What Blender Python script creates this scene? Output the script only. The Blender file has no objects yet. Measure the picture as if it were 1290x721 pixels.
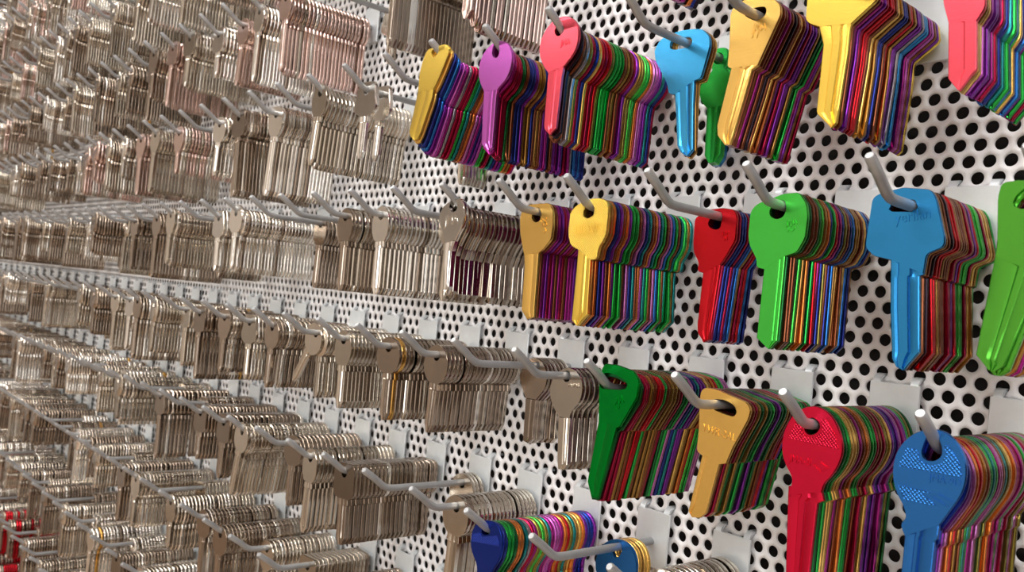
import bpy, bmesh, math, random
import numpy as np
from mathutils import Matrix, Vector
from mathutils.geometry import tessellate_polygon

random.seed(11)
MM = 0.001
scene = bpy.context.scene
COL = scene.collection

# ------------------------------------------------------------------ camera
# solved from the 8 mm hole grid of the perforated sheet (x right, y into the wall, z up)
R = np.array([[0.6608885090591138, 0.744108371434592, 0.09761716116842067],
              [0.0491522737388448, 0.08687641629583093, -0.9950058001227409],
              [-0.7488727746285904, 0.6623860051756476, 0.020841006874031537]])
FPX = 1083.577
CAM = np.array([33.41625, -46.15322, 1.70254]) * 8.0          # millimetres
cam_data = bpy.data.cameras.new('camera')
cam_data.sensor_width = 36.0
cam_data.lens = FPX / 1290.0 * 36.0
cam_data.clip_start = 0.01
cam_data.clip_end = 50
cam_data.dof.use_dof = True            # a phone lens close up: the far end of the wall goes soft
cam_data.dof.focus_distance = 0.40
cam_data.dof.aperture_fstop = 24.0
cam = bpy.data.objects.new('camera', cam_data)
COL.objects.link(cam)
cam.matrix_world = Matrix(((R[0][0], -R[1][0], -R[2][0], CAM[0] * MM),
                           (R[0][1], -R[1][1], -R[2][1], CAM[1] * MM),
                           (R[0][2], -R[1][2], -R[2][2], CAM[2] * MM),
                           (0, 0, 0, 1)))
scene.camera = cam

# ------------------------------------------------------------------ world, lamps, exposure
world = bpy.data.worlds.new('shop_light')
scene.world = world
world.use_nodes = True
bgn = world.node_tree.nodes['Background']
bgn.inputs['Color'].default_value = (1.0, 0.98, 0.96, 1)
bgn.inputs['Strength'].default_value = 0.35


def ceiling_lamp(name, loc, sx, sy, power, col=(1.0, 0.96, 0.9)):
    d = bpy.data.lights.new(name, 'AREA')
    d.shape = 'RECTANGLE'
    d.size, d.size_y = sx, sy
    d.energy = power
    d.color = col
    o = bpy.data.objects.new(name, d)
    COL.objects.link(o)
    o.location = loc
    return o


LAMP = (1.0, 0.985, 0.965)
for lx, lp in ((1.3, 1.08), (-0.5, 1.0), (-2.3, 0.85)):
    ceiling_lamp('ceiling_lamp', (lx, -0.62, 1.45), 1.25, 0.3, 20 * lp, LAMP)
    ceiling_lamp('ceiling_lamp', (lx, -2.0, 1.45), 1.25, 0.3, 36 * lp, LAMP)

vs = scene.view_settings
vs.view_transform = 'Standard'
vs.look = 'None'
vs.exposure = 0.06
vs.gamma = 1.0
vs.use_curve_mapping = False

# ------------------------------------------------------------------ helpers


def ray(u, v):
    return R.T @ np.array([u - 645.0, v - 360.5, FPX])


def at_y(u, v, y):
    d = ray(u, v)
    return CAM + d * ((y - CAM[1]) / d[1])


def at_x(u, v, x):
    d = ray(u, v)
    return CAM + d * ((x - CAM[0]) / d[0])


def project(x, y, z):
    c = R @ (np.array([x, y, z], float) - CAM)
    if c[2] < 1:
        return np.array([9e9, 9e9])
    return np.array([645 + FPX * c[0] / c[2], 360.5 + FPX * c[1] / c[2]])


def tag(o, label=None, cat=None, group=None, kind=None):
    if label: o['label'] = label
    if cat: o['category'] = cat
    if group: o['group'] = group
    if kind: o['kind'] = kind
    return o


def link(name, me, parent=None, mat=None):
    o = bpy.data.objects.new(name, me)
    COL.objects.link(o)
    if mat is not None:
        if len(me.materials) == 0:
            me.materials.append(mat)
        o.material_slots[0].link = 'OBJECT'
        o.material_slots[0].material = mat
    if parent is not None:
        o.parent = parent
    return o


def mesh_np(name, verts, faces, smooth=False, angle=None, recalc=True):
    me = bpy.data.meshes.new(name)
    me.from_pydata([tuple(v) for v in verts], [], [tuple(f) for f in faces])
    if recalc:
        bm = bmesh.new()
        bm.from_mesh(me)
        bmesh.ops.recalc_face_normals(bm, faces=bm.faces)
        bm.to_mesh(me)
        bm.free()
    if smooth:
        me.polygons.foreach_set('use_smooth', [True] * len(me.polygons))
        if angle:
            me.set_sharp_from_angle(angle=math.radians(angle))
    me.update()
    return me


def mesh_fast(name, V, T, matidx=None):
    """V (n,3) and triangles or equal-sized polygons T (m,k)"""
    me = bpy.data.meshes.new(name)
    V = np.asarray(V, np.float32)
    T = np.asarray(T, np.int32)
    k = T.shape[1]
    me.vertices.add(len(V))
    me.vertices.foreach_set('co', V.ravel())
    me.loops.add(T.size)
    me.loops.foreach_set('vertex_index', T.ravel())
    me.polygons.add(len(T))
    me.polygons.foreach_set('loop_start', np.arange(0, T.size, k, dtype=np.int32))
    if matidx is not None:
        me.polygons.foreach_set('material_index', np.asarray(matidx, np.int32))
    me.update(calc_edges=True)
    me.validate()
    return me


ORD = ['', 'first', 'second', 'third', 'fourth', 'fifth', 'sixth', 'seventh', 'eighth', 'ninth', 'tenth', 'eleventh',
       'twelfth', 'thirteenth', 'fourteenth', 'fifteenth', 'sixteenth', 'seventeenth', 'eighteenth', 'nineteenth',
       'twentieth']
TENS = {20: 'twenty', 30: 'thirty', 40: 'forty', 50: 'fifty'}


def ordinal(n):
    if n <= 20: return ORD[n]
    t, r = n // 10 * 10, n % 10
    return (TENS[t][:-1] + 'ieth') if r == 0 else TENS[t] + '-' + ORD[r]


NUM = ['no', 'one', 'two', 'three', 'four', 'five', 'six', 'seven', 'eight', 'nine', 'ten']

# ------------------------------------------------------------------ materials


def mat(name, col, metal=0.0, rough=0.5, noise=0.0, nscale=300.0, bump=0.0, bscale=900.0, stretch=(1, 1, 1), rvar=0.0, spec=0.5):
    m = bpy.data.materials.new(name)
    m.use_nodes = True
    nt = m.node_tree
    b = nt.nodes['Principled BSDF']
    b.inputs['Base Color'].default_value = (*col, 1)
    b.inputs['Metallic'].default_value = metal
    b.inputs['Roughness'].default_value = rough
    b.inputs['Specular IOR Level'].default_value = spec
    tc = nt.nodes.new('ShaderNodeTexCoord')
    mp = nt.nodes.new('ShaderNodeMapping')
    mp.inputs['Scale'].default_value = stretch
    nt.links.new(tc.outputs['Object'], mp.inputs['Vector'])
    if noise:
        n = nt.nodes.new('ShaderNodeTexNoise')
        n.inputs['Scale'].default_value = nscale
        n.inputs['Detail'].default_value = 4
        nt.links.new(mp.outputs['Vector'], n.inputs['Vector'])
        mx = nt.nodes.new('ShaderNodeMix')
        mx.data_type = 'RGBA'
        mx.inputs['A'].default_value = (*[max(0, c * (1 - noise)) for c in col], 1)
        mx.inputs['B'].default_value = (*[min(1, c * (1 + noise)) for c in col], 1)
        nt.links.new(n.outputs['Fac'], mx.inputs['Factor'])
        nt.links.new(mx.outputs['Result'], b.inputs['Base Color'])
        if rvar:
            mr = nt.nodes.new('ShaderNodeMapRange')
            mr.inputs['To Min'].default_value = rough - rvar
            mr.inputs['To Max'].default_value = rough + rvar
            nt.links.new(n.outputs['Fac'], mr.inputs['Value'])
            nt.links.new(mr.outputs['Result'], b.inputs['Roughness'])
    if bump:
        n2 = nt.nodes.new('ShaderNodeTexNoise')
        n2.inputs['Scale'].default_value = bscale
        nt.links.new(mp.outputs['Vector'], n2.inputs['Vector'])
        bp = nt.nodes.new('ShaderNodeBump')
        bp.inputs['Strength'].default_value = bump
        bp.inputs['Distance'].default_value = 0.0004
        nt.links.new(n2.outputs['Fac'], bp.inputs['Height'])
        nt.links.new(bp.outputs['Normal'], b.inputs['Normal'])
    return m


M_PANEL = mat('white_coated_steel', (0.87, 0.87, 0.885), 0.0, 0.38, noise=0.03, nscale=1500, bump=0.03, bscale=2500, rvar=0.06)
M_PLATE = mat('zinc_plate', (0.70, 0.75, 0.78), 0.3, 0.34, noise=0.06, nscale=220, bump=0.08, bscale=700, rvar=0.08)
M_ROD = mat('galvanised_wire', (0.36, 0.365, 0.37), 0.6, 0.40, noise=0.14, nscale=260, bump=0.2, bscale=600, rvar=0.08)
M_DARK = mat('hole_shade', (0.012, 0.009, 0.008), 0.0, 0.9, noise=0.3, nscale=40)  # near-black colour stands for the unlit space behind the holes
M_FLOOR = mat('floor_tile', (0.34, 0.25, 0.18), 0.0, 0.4, noise=0.12, nscale=6)
M_CEIL = mat('ceiling_board', (0.75, 0.72, 0.68), 0.0, 0.9, noise=0.03, nscale=30)
M_WALL = mat('plaster', (0.58, 0.52, 0.46), 0.0, 0.8, noise=0.1, nscale=3)
M_SHELF = mat('shelving_board', (0.22, 0.18, 0.15), 0.0, 0.7, noise=0.25, nscale=5)

ANOD = {
    'yellow': (0.86, 0.60, 0.10), 'gold': (0.80, 0.50, 0.13), 'bronze': (0.36, 0.19, 0.045), 'brown': (0.23, 0.07, 0.03),
    'orange': (0.66, 0.2, 0.04), 'red': (0.54, 0.012, 0.02), 'crimson': (0.35, 0.01, 0.05), 'coral': (0.80, 0.09, 0.13),
    'cherry': (0.66, 0.012, 0.05), 'magenta': (0.35, 0.022, 0.22), 'purple': (0.21, 0.03, 0.33), 'violet': (0.50, 0.11, 0.46),
    'navy': (0.025, 0.04, 0.24), 'blue': (0.03, 0.17, 0.52), 'cobalt': (0.015, 0.04, 0.32), 'azure': (0.03, 0.24, 0.54),
    'sky blue': (0.06, 0.40, 0.76), 'teal': (0.02, 0.24, 0.24), 'green': (0.025, 0.40, 0.065), 'dark green': (0.015, 0.14, 0.04),
    'lime green': (0.07, 0.56, 0.07), 'leaf green': (0.09, 0.38, 0.04), 'emerald': (0.0, 0.25, 0.025), 'olive': (0.25, 0.21, 0.045), 'lilac': (0.48, 0.16, 0.42),
    'grey': (0.35, 0.33, 0.36), 'black': (0.03, 0.02, 0.03)}
COLM = {n: mat('anodised_' + n.replace(' ', '_'), c, 0.93, 0.27, noise=0.05, nscale=500, bump=0.05, bscale=1200) for n, c in ANOD.items()}


def knurl(name, col):
    m = COLM[col].copy()
    m.name = name
    nt = m.node_tree
    b = nt.nodes['Principled BSDF']
    tc = nt.nodes.new('ShaderNodeTexCoord')
    mp = nt.nodes.new('ShaderNodeMapping')
    mp.inputs['Rotation'].default_value = (0, math.radians(45), 0)
    nt.links.new(tc.outputs['Object'], mp.inputs['Vector'])
    ws = []
    for dr in ('X', 'Z'):
        w = nt.nodes.new('ShaderNodeTexWave')
        w.bands_direction = dr
        w.inputs['Scale'].default_value = 330
        nt.links.new(mp.outputs['Vector'], w.inputs['Vector'])
        ws.append(w)
    ck = nt.nodes.new('ShaderNodeMath')
    ck.operation = 'MULTIPLY'
    nt.links.new(ws[0].outputs['Fac'], ck.inputs[0])
    nt.links.new(ws[1].outputs['Fac'], ck.inputs[1])
    bp = nt.nodes.new('ShaderNodeBump')
    bp.inputs['Strength'].default_value = 0.9
    bp.inputs['Distance'].default_value = 0.0004
    nt.links.new(ck.outputs[0], bp.inputs['Height'])
    nt.links.new(bp.outputs['Normal'], b.inputs['Normal'])
    return m




def nickel(name, col, rough):
    m = mat(name, col, 1.0, rough, noise=0.07, nscale=160, rvar=0.05)
    nt = m.node_tree
    b = nt.nodes['Principled BSDF']
    geo = nt.nodes.new('ShaderNodeNewGeometry')
    mr = nt.nodes.new('ShaderNodeMapRange')
    mr.inputs['To Min'].default_value = 0.74
    mr.inputs['To Max'].default_value = 1.12
    nt.links.new(geo.outputs['Random Per Island'], mr.inputs['Value'])
    mx = nt.nodes.new('ShaderNodeMix')
    mx.data_type = 'RGBA'
    mx.blend_type = 'MULTIPLY'
    mx.inputs['Factor'].default_value = 1
    src = b.inputs['Base Color'].links[0].from_socket
    nt.links.new(src, mx.inputs['A'])
    nt.links.new(mr.outputs['Result'], mx.inputs['B'])
    nt.links.new(mx.outputs['Result'], b.inputs['Base Color'])
    return m


SILV = [nickel('nickel_silver', (0.60, 0.54, 0.46), 0.15), nickel('nickel_brown_shade', (0.38, 0.31, 0.25), 0.18),  # brown tint carries the shade of dark stacks, the bright tint their glare
        nickel('nickel_bright', (0.90, 0.86, 0.80), 0.13), nickel('nickel_rosy', (0.70, 0.52, 0.46), 0.2), nickel('amber_glint', (0.80, 0.47, 0.13), 0.2), nickel('red_anodised', (0.5, 0.02, 0.03), 0.25)]  # the amber entry imitates an orange reflection

# ------------------------------------------------------------------ the perforated wall
P = 8.0
SQ = math.sqrt(3) / 2
HR = 2.72
ROWP = 12 * SQ * P


def perforated():
    V, T = [], []
    off = 0

    def cells(x0, x1, nseg, wall, outside=False):
        nonlocal off
        ang = np.arange(nseg) * 2 * math.pi / nseg + math.pi / 6      # starts on a hexagon corner (30 deg)
        circ = np.stack([HR * np.cos(ang), HR * np.sin(ang)], 1)
        # boundary of the pointy-top hexagon (apothem P/2) along the same angles
        rel = (ang + math.pi / 6) % (math.pi / 3) - math.pi / 6
        rad = (P / 2) / np.cos(rel)
        hexa = np.stack([rad * np.cos(ang), rad * np.sin(ang)], 1)
        rings = [np.stack([hexa[:, 0], 0 * ang, hexa[:, 1]], 1), np.stack([circ[:, 0], 0 * ang, circ[:, 1]], 1)]
        if wall:
            rings.append(np.stack([circ[:, 0], 0 * ang + 1.2, circ[:, 1]], 1))
        tv = np.concatenate(rings)
        tf = []
        for r in range(len(rings) - 1):
            for a in range(nseg):
                b = (a + 1) % nseg
                tf.append((r * nseg + a, r * nseg + b, (r + 1) * nseg + b, (r + 1) * nseg + a))
        tf = np.array(tf)
        cs = []
        i0, i1 = math.ceil(x0 / P), math.ceil(x1 / P)
        for j in range(-90, 100):
            zc = j * SQ * P
            for i in range(i0, i1):
                xc = (i + 0.5 * (j % 2)) * P
                lim_up = 300 - 0.245 * (xc - 150)
                lim_dn = -200 + 0.26 * (xc - 150)
                if (lim_dn < zc < lim_up) != outside:
                    cs.append((xc, 0, zc))
        cs = np.array(cs)
        n = len(cs)
        vv = (tv[None] + cs[:, None]).reshape(-1, 3)
        ff = (tf[None] + (np.arange(n) * len(tv))[:, None, None]).reshape(-1, 4) + off
        V.append(vv); T.append(ff)
        off += len(vv)
    cells(-240, 330, 18, True)
    cells(-640, -240, 12, True)
    cells(-2500, -640, 6, False)
    cells(-640, 330, 6, False, True)
    cells(330, 620, 6, False)
    cells(330, 620, 6, False, True)
    return np.concatenate(V) * MM, np.concatenate(T)


pv, pf = perforated()
wall_me = mesh_fast('perforated_sheet', pv, pf)
wall_me.materials.append(M_PANEL)
wall = link('wall_back', wall_me)
tag(wall, 'white perforated steel sheet wall with staggered round holes', kind='structure')


def box_mesh(name, x0, x1, y0, y1, z0, z1):
    v = [(x, y, z) for x in (x0, x1) for y in (y0, y1) for z in (z0, z1)]
    f = [(0, 1, 3, 2), (4, 6, 7, 5), (0, 4, 5, 1), (2, 3, 7, 6), (0, 2, 6, 4), (1, 5, 7, 3)]
    return mesh_np(name, v, f)


tag(link('hole_shade_sheet', box_mesh('b', -3.2, 1.2, 0.022, 0.05, -1.3, 1.5), mat=M_DARK),  # added backing that keeps the holes dark
    'near-black sheet added as the shade behind the perforated holes', kind='structure')
tag(link('floor', box_mesh('f', -4.5, 2.5, -3.2, 0.05, -1.35, -1.3), mat=M_FLOOR), 'brown shop floor', kind='structure')
tag(link('ceiling', box_mesh('c', -4.5, 2.5, -3.2, 0.05, 1.5, 1.55), mat=M_CEIL), 'pale shop ceiling', kind='structure')
win = mat('bright_window_glass', (0.8, 0.85, 0.9), 0, 0.2)
wb = win.node_tree.nodes['Principled BSDF']
wb.inputs['Emission Color'].default_value = (0.93, 0.97, 1.0, 1)
wb.inputs['Emission Strength'].default_value = 5.2
wo = tag(link('window_1', box_mesh('w1', 2.41, 2.44, -2.9, -1.9, -0.7, 1.2), mat=win), 'bright daylit shop window behind the photographer', kind='structure')
M_FRAME = mat('window_frame', (0.5, 0.5, 0.5), 0.3, 0.5)
for q in range(4):
    yy = -2.9 + q * 1.0 / 3
    link('window_frame', box_mesh('wf', 2.39, 2.41, yy - 0.025, yy + 0.025, -0.7, 1.2), wo, M_FRAME)
tag(link('wall_right', box_mesh('r', 2.45, 2.5, -3.2, 0.05, -1.3, 1.5), mat=M_SHELF), 'brown shelving wall closing the aisle on the right', kind='structure')
tag(link('wall_left', box_mesh('l', -4.5, -4.45, -3.2, 0.05, -1.3, 1.5), mat=M_WALL), 'pale wall closing the aisle on the left', kind='structure')
tag(link('wall_front', box_mesh('w', -4.5, 2.5, -3.25, -3.2, -1.3, 1.5), mat=M_WALL), 'pale wall across the aisle', kind='structure')

# ------------------------------------------------------------------ hooks
ROD_R = 2.0
Y_BEND = -76.0


def rod_z(y):
    return 0.0 if y > Y_BEND else (Y_BEND - y) * 0.68


def tube(path, r, seg, cap=True):
    V, F = [], []
    n = len(path)
    path = [np.array(p, float) for p in path]
    for k, p in enumerate(path):
        d = path[min(k + 1, n - 1)] - path[max(k - 1, 0)]
        d /= np.linalg.norm(d)
        side = np.array([1.0, 0, 0])
        up = np.cross(d, side)
        up /= np.linalg.norm(up)
        for s in range(seg):
            a = 2 * math.pi * s / seg
            V.append(p + r * (math.cos(a) * side + math.sin(a) * up))
    for k in range(n - 1):
        for s in range(seg):
            t = (s + 1) % seg
            F.append((k * seg + s, k * seg + t, (k + 1) * seg + t, (k + 1) * seg + s))
    if cap:
        F.append(tuple(range(seg)))
        F.append(tuple((n - 1) * seg + s for s in range(seg)))
    return np.array(V), F


ROD_PATH = [(0, -3.2, 0), (0, -40, 0), (0, -70, 0), (0, -74, 0.35), (0, -77, 1.5), (0, -79.6, 3.3), (0, -84, 6.6), (0, -91.5, 11.6), (0, -92.2, 12.1)]


def rod_mesh(seg, name):
    V, F = tube(ROD_PATH, ROD_R, seg)
    V[-seg:] = V[-seg:].mean(0) + (V[-seg:] - V[-seg:].mean(0)) * 0.72
    return mesh_np(name, V * MM, F, True, 40)


def plate_mesh():
    bm = bmesh.new()
    bmesh.ops.create_cube(bm, size=1)
    for v in bm.verts:
        v.co = Vector((v.co.x * 21.4, -3.6 + v.co.y * 1.3, (v.co.z - 0.5) * 29.5 + 16.2)) * MM
    bmesh.ops.bevel(bm, geom=list(bm.edges), offset=0.35 * MM, segments=1, affect='EDGES')
    me = bpy.data.meshes.new('plate')
    bm.to_mesh(me); bm.free()
    return me


def prong_mesh():
    """flat tab rising from the plate's top edge and curling back into its hole"""
    path = [(-3.6, 14.0), (-3.5, 15.8), (-2.7, 17.4), (-1.2, 18.5), (1.0, 18.9), (4.0, 18.8), (7.0, 18.6)]
    V, F = [], []
    w, t = 1.7, 0.65
    for k, (y, z) in enumerate(path):
        a = np.array(path[max(k - 1, 0)]); b = np.array(path[min(k + 1, len(path) - 1)])
        d = (b - a) / np.linalg.norm(b - a)
        nrm = np.array([-d[1], d[0]])
        for sx, sn in ((-1, -1), (1, -1), (1, 1), (-1, 1)):
            V.append((sx * w, y + sn * t * nrm[0], z + sn * t * nrm[1]))
    for k in range(len(path) - 1):
        for s in range(4):
            q = (s + 1) % 4
            F.append((k * 4 + s, k * 4 + q, k * 4 + 4 + q, k * 4 + 4 + s))
    F += [(0, 1, 2, 3), tuple(len(V) - 4 + s for s in range(4))]
    return mesh_np('prong', np.array(V) * MM, F, True, 50)


ROD_HI, ROD_LO = rod_mesh(14, 'rod'), rod_mesh(7, 'rod_far')
PLATE, PRONG = plate_mesh(), prong_mesh()
for me, m in ((ROD_HI, M_ROD), (ROD_LO, M_ROD), (PLATE, M_PLATE), (PRONG, M_PLATE)):
    me.materials.append(m)


def hook_xz(k, i):
    return i * P, k * ROWP - 20.0


# ------------------------------------------------------------------ key geometry


def chaikin(pts, amount=0.25, lim=99):
    out = []
    n = len(pts)
    for a in range(n):
        p, q = np.array(pts[a]), np.array(pts[(a + 1) % n])
        L = np.linalg.norm(q - p)
        c = min(amount * L, lim)
        if L < 1e-6: continue
        out.append(p + (q - p) * c / L)
        out.append(q - (q - p) * c / L)
    return out


def chaikin_open(pts, amount=0.25, lim=99.0):
    out = [np.array(pts[0])]
    for a in range(len(pts) - 1):
        p, q = np.array(pts[a]), np.array(pts[a + 1])
        am = min(amount, lim / max(np.linalg.norm(q - p), 1e-6))
        if a > 0: out.append(p + (q - p) * am)
        if a < len(pts) - 2: out.append(q - (q - p) * am)
    out.append(np.array(pts[-1]))
    return out


def area2(p):
    p = np.array(p)
    x, z = p[:, 0], p[:, 1]
    return 0.5 * np.sum(x * np.roll(z, -1) - np.roll(x, -1) * z)


def inset(poly, d):
    p = np.array(poly, float)
    if area2(p) < 0: d = -d
    n = len(p)
    out = []
    for a in range(n):
        e0 = p[a] - p[a - 1]; e1 = p[(a + 1) % n] - p[a]
        l0, l1 = np.linalg.norm(e0), np.linalg.norm(e1)
        if l0 < 1e-9 or l1 < 1e-9:
            out.append(p[a]); continue
        n0 = np.array([-e0[1], e0[0]]) / l0; n1 = np.array([-e1[1], e1[0]]) / l1
        m = n0 + n1
        q = m @ m
        m = m * (2 / q) * 0.5 if q > 0.4 else m
        ln = np.linalg.norm(m)
        if ln > 1.6: m *= 1.6 / ln
        out.append(p[a] + m * d * (1.0))
    return out


def hull(pts):
    pts = sorted(map(tuple, pts))
    def half(ps):
        h = []
        for p in ps:
            while len(h) > 1 and (h[-1][0] - h[-2][0]) * (p[1] - h[-2][1]) - (h[-1][1] - h[-2][1]) * (p[0] - h[-2][0]) <= 1e-9:
                h.pop()
            h.append(p)
        return h
    lo, up = half(pts), half(pts[::-1])
    return lo[:-1] + up[:-1]


def fill_loops(loops):
    """triangles over an outline with an optional hole; checks the covered area and retries with a slight nudge"""
    flat = [np.array(p, float) for lp in loops for p in lp]
    want = abs(area2(loops[0])) - (abs(area2(loops[1])) if len(loops) > 1 else 0)
    best, err = [], 1e9
    rj = random.Random(3)
    for attempt in range(14):
        eps = 0.0 if attempt < 2 else 0.004 * attempt
        pts = [p + np.array((rj.uniform(-eps, eps), rj.uniform(-eps, eps))) for p in flat]
        if attempt % 2 == 0:
            off, lv = 0, []
            for lp in loops:
                lv.append([Vector((pts[off + q][0], pts[off + q][1], 0)) for q in range(len(lp))])
                off += len(lp)
            tri = [tuple(t) for t in tessellate_polygon(lv)]
        else:
            bm = bmesh.new()
            vs_ = [bm.verts.new((p[0], p[1], 0)) for p in pts]
            edges, off = [], 0
            for lp in loops:
                n = len(lp)
                for q in range(n):
                    edges.append(bm.edges.new((vs_[off + q], vs_[off + (q + 1) % n])))
                off += n
            bm.verts.index_update()
            bmesh.ops.triangle_fill(bm, edges=edges, use_beauty=True, normal=(0, 0, 1))
            tri = [tuple(v.index for v in f.verts) for f in bm.faces]
            bm.free()
        got = sum(abs(area2([flat[q] for q in t])) for t in tri)
        e = abs(got - want) / max(want, 1e-6)
        if e < err: best, err = tri, e
        if err < 0.004: break
    if err > 0.02: print('fill error', err)
    return best


def plate_geo(outer, hole, t, ch, back=True):
    """extruded plate (x, z outline; thickness along y) with chamfered rims and an optional hole"""
    outer = [np.array(p) for p in outer]
    ins = inset(outer, ch) if ch else outer
    n = len(outer)
    V, F = [], []
    add = lambda ps, y: V.extend((p[0], y, p[1]) for p in ps)
    add(ins, -t / 2)
    add(outer, -t / 2 + ch)
    add(outer, t / 2 - ch)
    add(ins, t / 2)
    h = len(hole) if hole is not None else 0
    if h:
        add(hole, -t / 2); add(hole, t / 2)
    tri = fill_loops([ins] + ([hole] if h else []))
    fm = lambda q: q if q < n else 4 * n + (q - n)
    bm_ = lambda q: 3 * n + q if q < n else 4 * n + h + (q - n)
    for a in tri:
        F.append(tuple(fm(q) for q in a))
        if back: F.append(tuple(bm_(q) for q in a[::-1]))
    for r in range(3):
        if ch == 0 and r != 1: continue
        if not back and r == 2: continue
        for a in range(n):
            b = (a + 1) % n
            F.append((r * n + a, r * n + b, (r + 1) * n + b, (r + 1) * n + a))
    for a in range(h):
        b = (a + 1) % h
        F.append((4 * n + a, 4 * n + b, 4 * n + h + b, 4 * n + h + a))
    return V, F


def blade_geo(rc, lc, t, grooves, rows=7, be=(0.35, 0.05)):
    """loft of a key blade between its right and left edge chains (both run shoulder -> tip)"""
    rc = [np.array(p) for p in rc]; lc = [np.array(p) for p in lc]
    s0 = (rc[0] + lc[0]) / 2
    tipp = (rc[-1] + lc[-1]) / 2
    ax = tipp - s0
    ax /= np.linalg.norm(ax)
    bx = np.array([-ax[1], ax[0]])
    if (rc[0] - lc[0]) @ bx < 0: bx = -bx
    def chain(c):
        a = [(p - s0) @ ax for p in c]; b = [(p - s0) @ bx for p in c]
        for k in range(1, len(a)):
            if a[k] <= a[k - 1]: a[k] = a[k - 1] + 0.01
        return np.array(a), np.array(b)
    ra, rb = chain(rc); la, lb = chain(lc)
    amax = max(ra[-1], la[-1])
    lev = sorted(set([round(float(x), 3) for x in list(ra) + list(la)] + [amax * k / rows for k in range(rows)] + [min(ra[0], la[0])]))
    lev = [x for k, x in enumerate(lev) if k == 0 or x - lev[k - 1] > 0.02]
    prof = [(0.0, be[0]), (be[1], 0.0)]
    for gi, (c, w, d) in enumerate(grooves):
        if gi % 2 == 0:
            prof += [(c - w / 2, 0.0), (c + w / 2 - 0.05, d), (c + w / 2, 0.0)]
        else:
            prof += [(c - w / 2, 0.0), (c - w / 2 + 0.05, d), (c + w / 2, 0.0)]
    prof += [(1 - be[1], 0.0), (1.0, be[0])]
    m = len(prof)
    V, F = [], []
    for x in lev:
        xl = float(np.interp(x, la, lb)); xr = float(np.interp(x, ra, rb))
        if xr - xl < 0.05: xr = xl + 0.05
        for side in (-1, 1):
            for (s, d) in prof:
                p = s0 + ax * x + bx * (xl + (xr - xl) * s)
                V.append((p[0], side * (t / 2 - 0.04 - d), p[1]))
    w = 2 * m
    for k in range(len(lev) - 1):
        for a in range(m - 1):
            F.append((k * w + a, k * w + a + 1, (k + 1) * w + a + 1, (k + 1) * w + a))
            F.append((k * w + m + a, (k + 1) * w + m + a, (k + 1) * w + m + a + 1, k * w + m + a + 1))
        F.append((k * w, (k + 1) * w, (k + 1) * w + m, k * w + m))
        F.append((k * w + m - 1, k * w + w - 1, (k + 1) * w + w - 1, (k + 1) * w + m - 1))
    for k in (0, len(lev) - 1):
        F.append(tuple([k * w + a for a in range(m)] + [k * w + m + a for a in reversed(range(m))]))
    return V, F


def join_geo(a, b):
    n = len(a[0])
    return list(a[0]) + list(b[0]), list(a[1]) + [tuple(q + n for q in f) for f in b[1]]


class KeyShape:
    """pts clockwise; pts[r] right shoulder, pts[l] left shoulder, the blade lies between them"""
    def __init__(self, name, pts, r, l, hole, t=2.1, grooves=((0.36, 0.2, 0.5), (0.70, 0.16, 0.5)), smooth=2, lod=0, ch=0.38, be=(0.2, 0.03)):
        self.t = t
        pts = [np.array(p, float) for p in pts]
        bow = pts[l:] + pts[:r + 1]
        bl = pts[r:l + 1]
        sm = bow
        for q in range(2 if smooth else 0): sm = chaikin_open(sm, 0.25, 99.0 if smooth == 2 else (0.85 if q == 0 else 0.3))
        g1 = plate_geo(sm, hole, t, ch, back=(lod == 0))
        axis = np.mean(bl, 0) - (bl[0] + bl[-1]) / 2
        axis /= np.linalg.norm(axis)
        tip = int(np.argmax([(p - bl[0]) @ axis for p in bl]))
        tip = min(max(tip, 1), len(bl) - 2)
        self.tip = bl[tip]
        g2 = blade_geo(bl[:tip + 1], bl[tip:][::-1], t, grooves if lod < 2 else (), rows=6 if lod == 0 else 2, be=be)
        if lod == 0:
            self.bow = mesh_np(name + '_bow', np.array(g1[0]) * MM, g1[1], True, 32)
            self.blade = mesh_np(name + '_blade', np.array(g2[0]) * MM, g2[1], True, 28)
        g = join_geo(g1, g2)
        self.full = mesh_np(name, np.array(g[0]) * MM, g[1], True, 32)
        self.full.calc_loop_triangles()
        self.tv = np.array([v.co[:] for v in self.full.vertices])
        self.tt = np.array([q.vertices[:] for q in self.full.loop_triangles])
        allp = np.array(pts)
        self.lo, self.hi = allp.min(0), allp.max(0)


def ell(cx, cz, rx, rz, n=12, a0=0.0):
    return [np.array((cx + rx * math.cos(a0 + 2 * math.pi * k / n), cz + rz * math.sin(a0 + 2 * math.pi * k / n))) for k in range(n)]


# ------------------------------------------------------------------ collected keys
EXTRA = []
KEYS = []      # every key: dict(kind, shape, loc, roll, col, hook, n, front, name, score)


def add_key(**k):
    sh = k['shape']
    x, y, z = k['loc']
    a = project(x + sh.hi[0], y, z + sh.hi[1]); b = project(x + sh.hi[0], y, z + sh.lo[1])
    if k['front']:
        c = project(x + sh.lo[0], y, z + sh.lo[1])
        k['score'] = abs(b[1] - a[1]) * max(abs(c[0] - b[0]), 1) * 0.6
    else:
        c = project(x + sh.hi[0], y + 2.4, z + sh.lo[1])
        k['score'] = abs(b[1] - a[1]) * max(abs(c[0] - b[0]), 0.1)
    if max(a[0], b[0], c[0]) < 0 or min(a[0], b[0], c[0]) > 1290 or min(a[1], b[1]) > 721 or max(a[1], b[1]) < 0:
        k['score'] *= 0.02
    if k['hook'] in EXTRA: k['score'] = 0
    KEYS.append(k)


# ---- coloured keys, outlines traced on the photograph and set at the depth of the hook that carries them
def S(org, sc, pts):
    return [(org[0] + x * sc, org[1] + y * sc) for x, y in pts]


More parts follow.
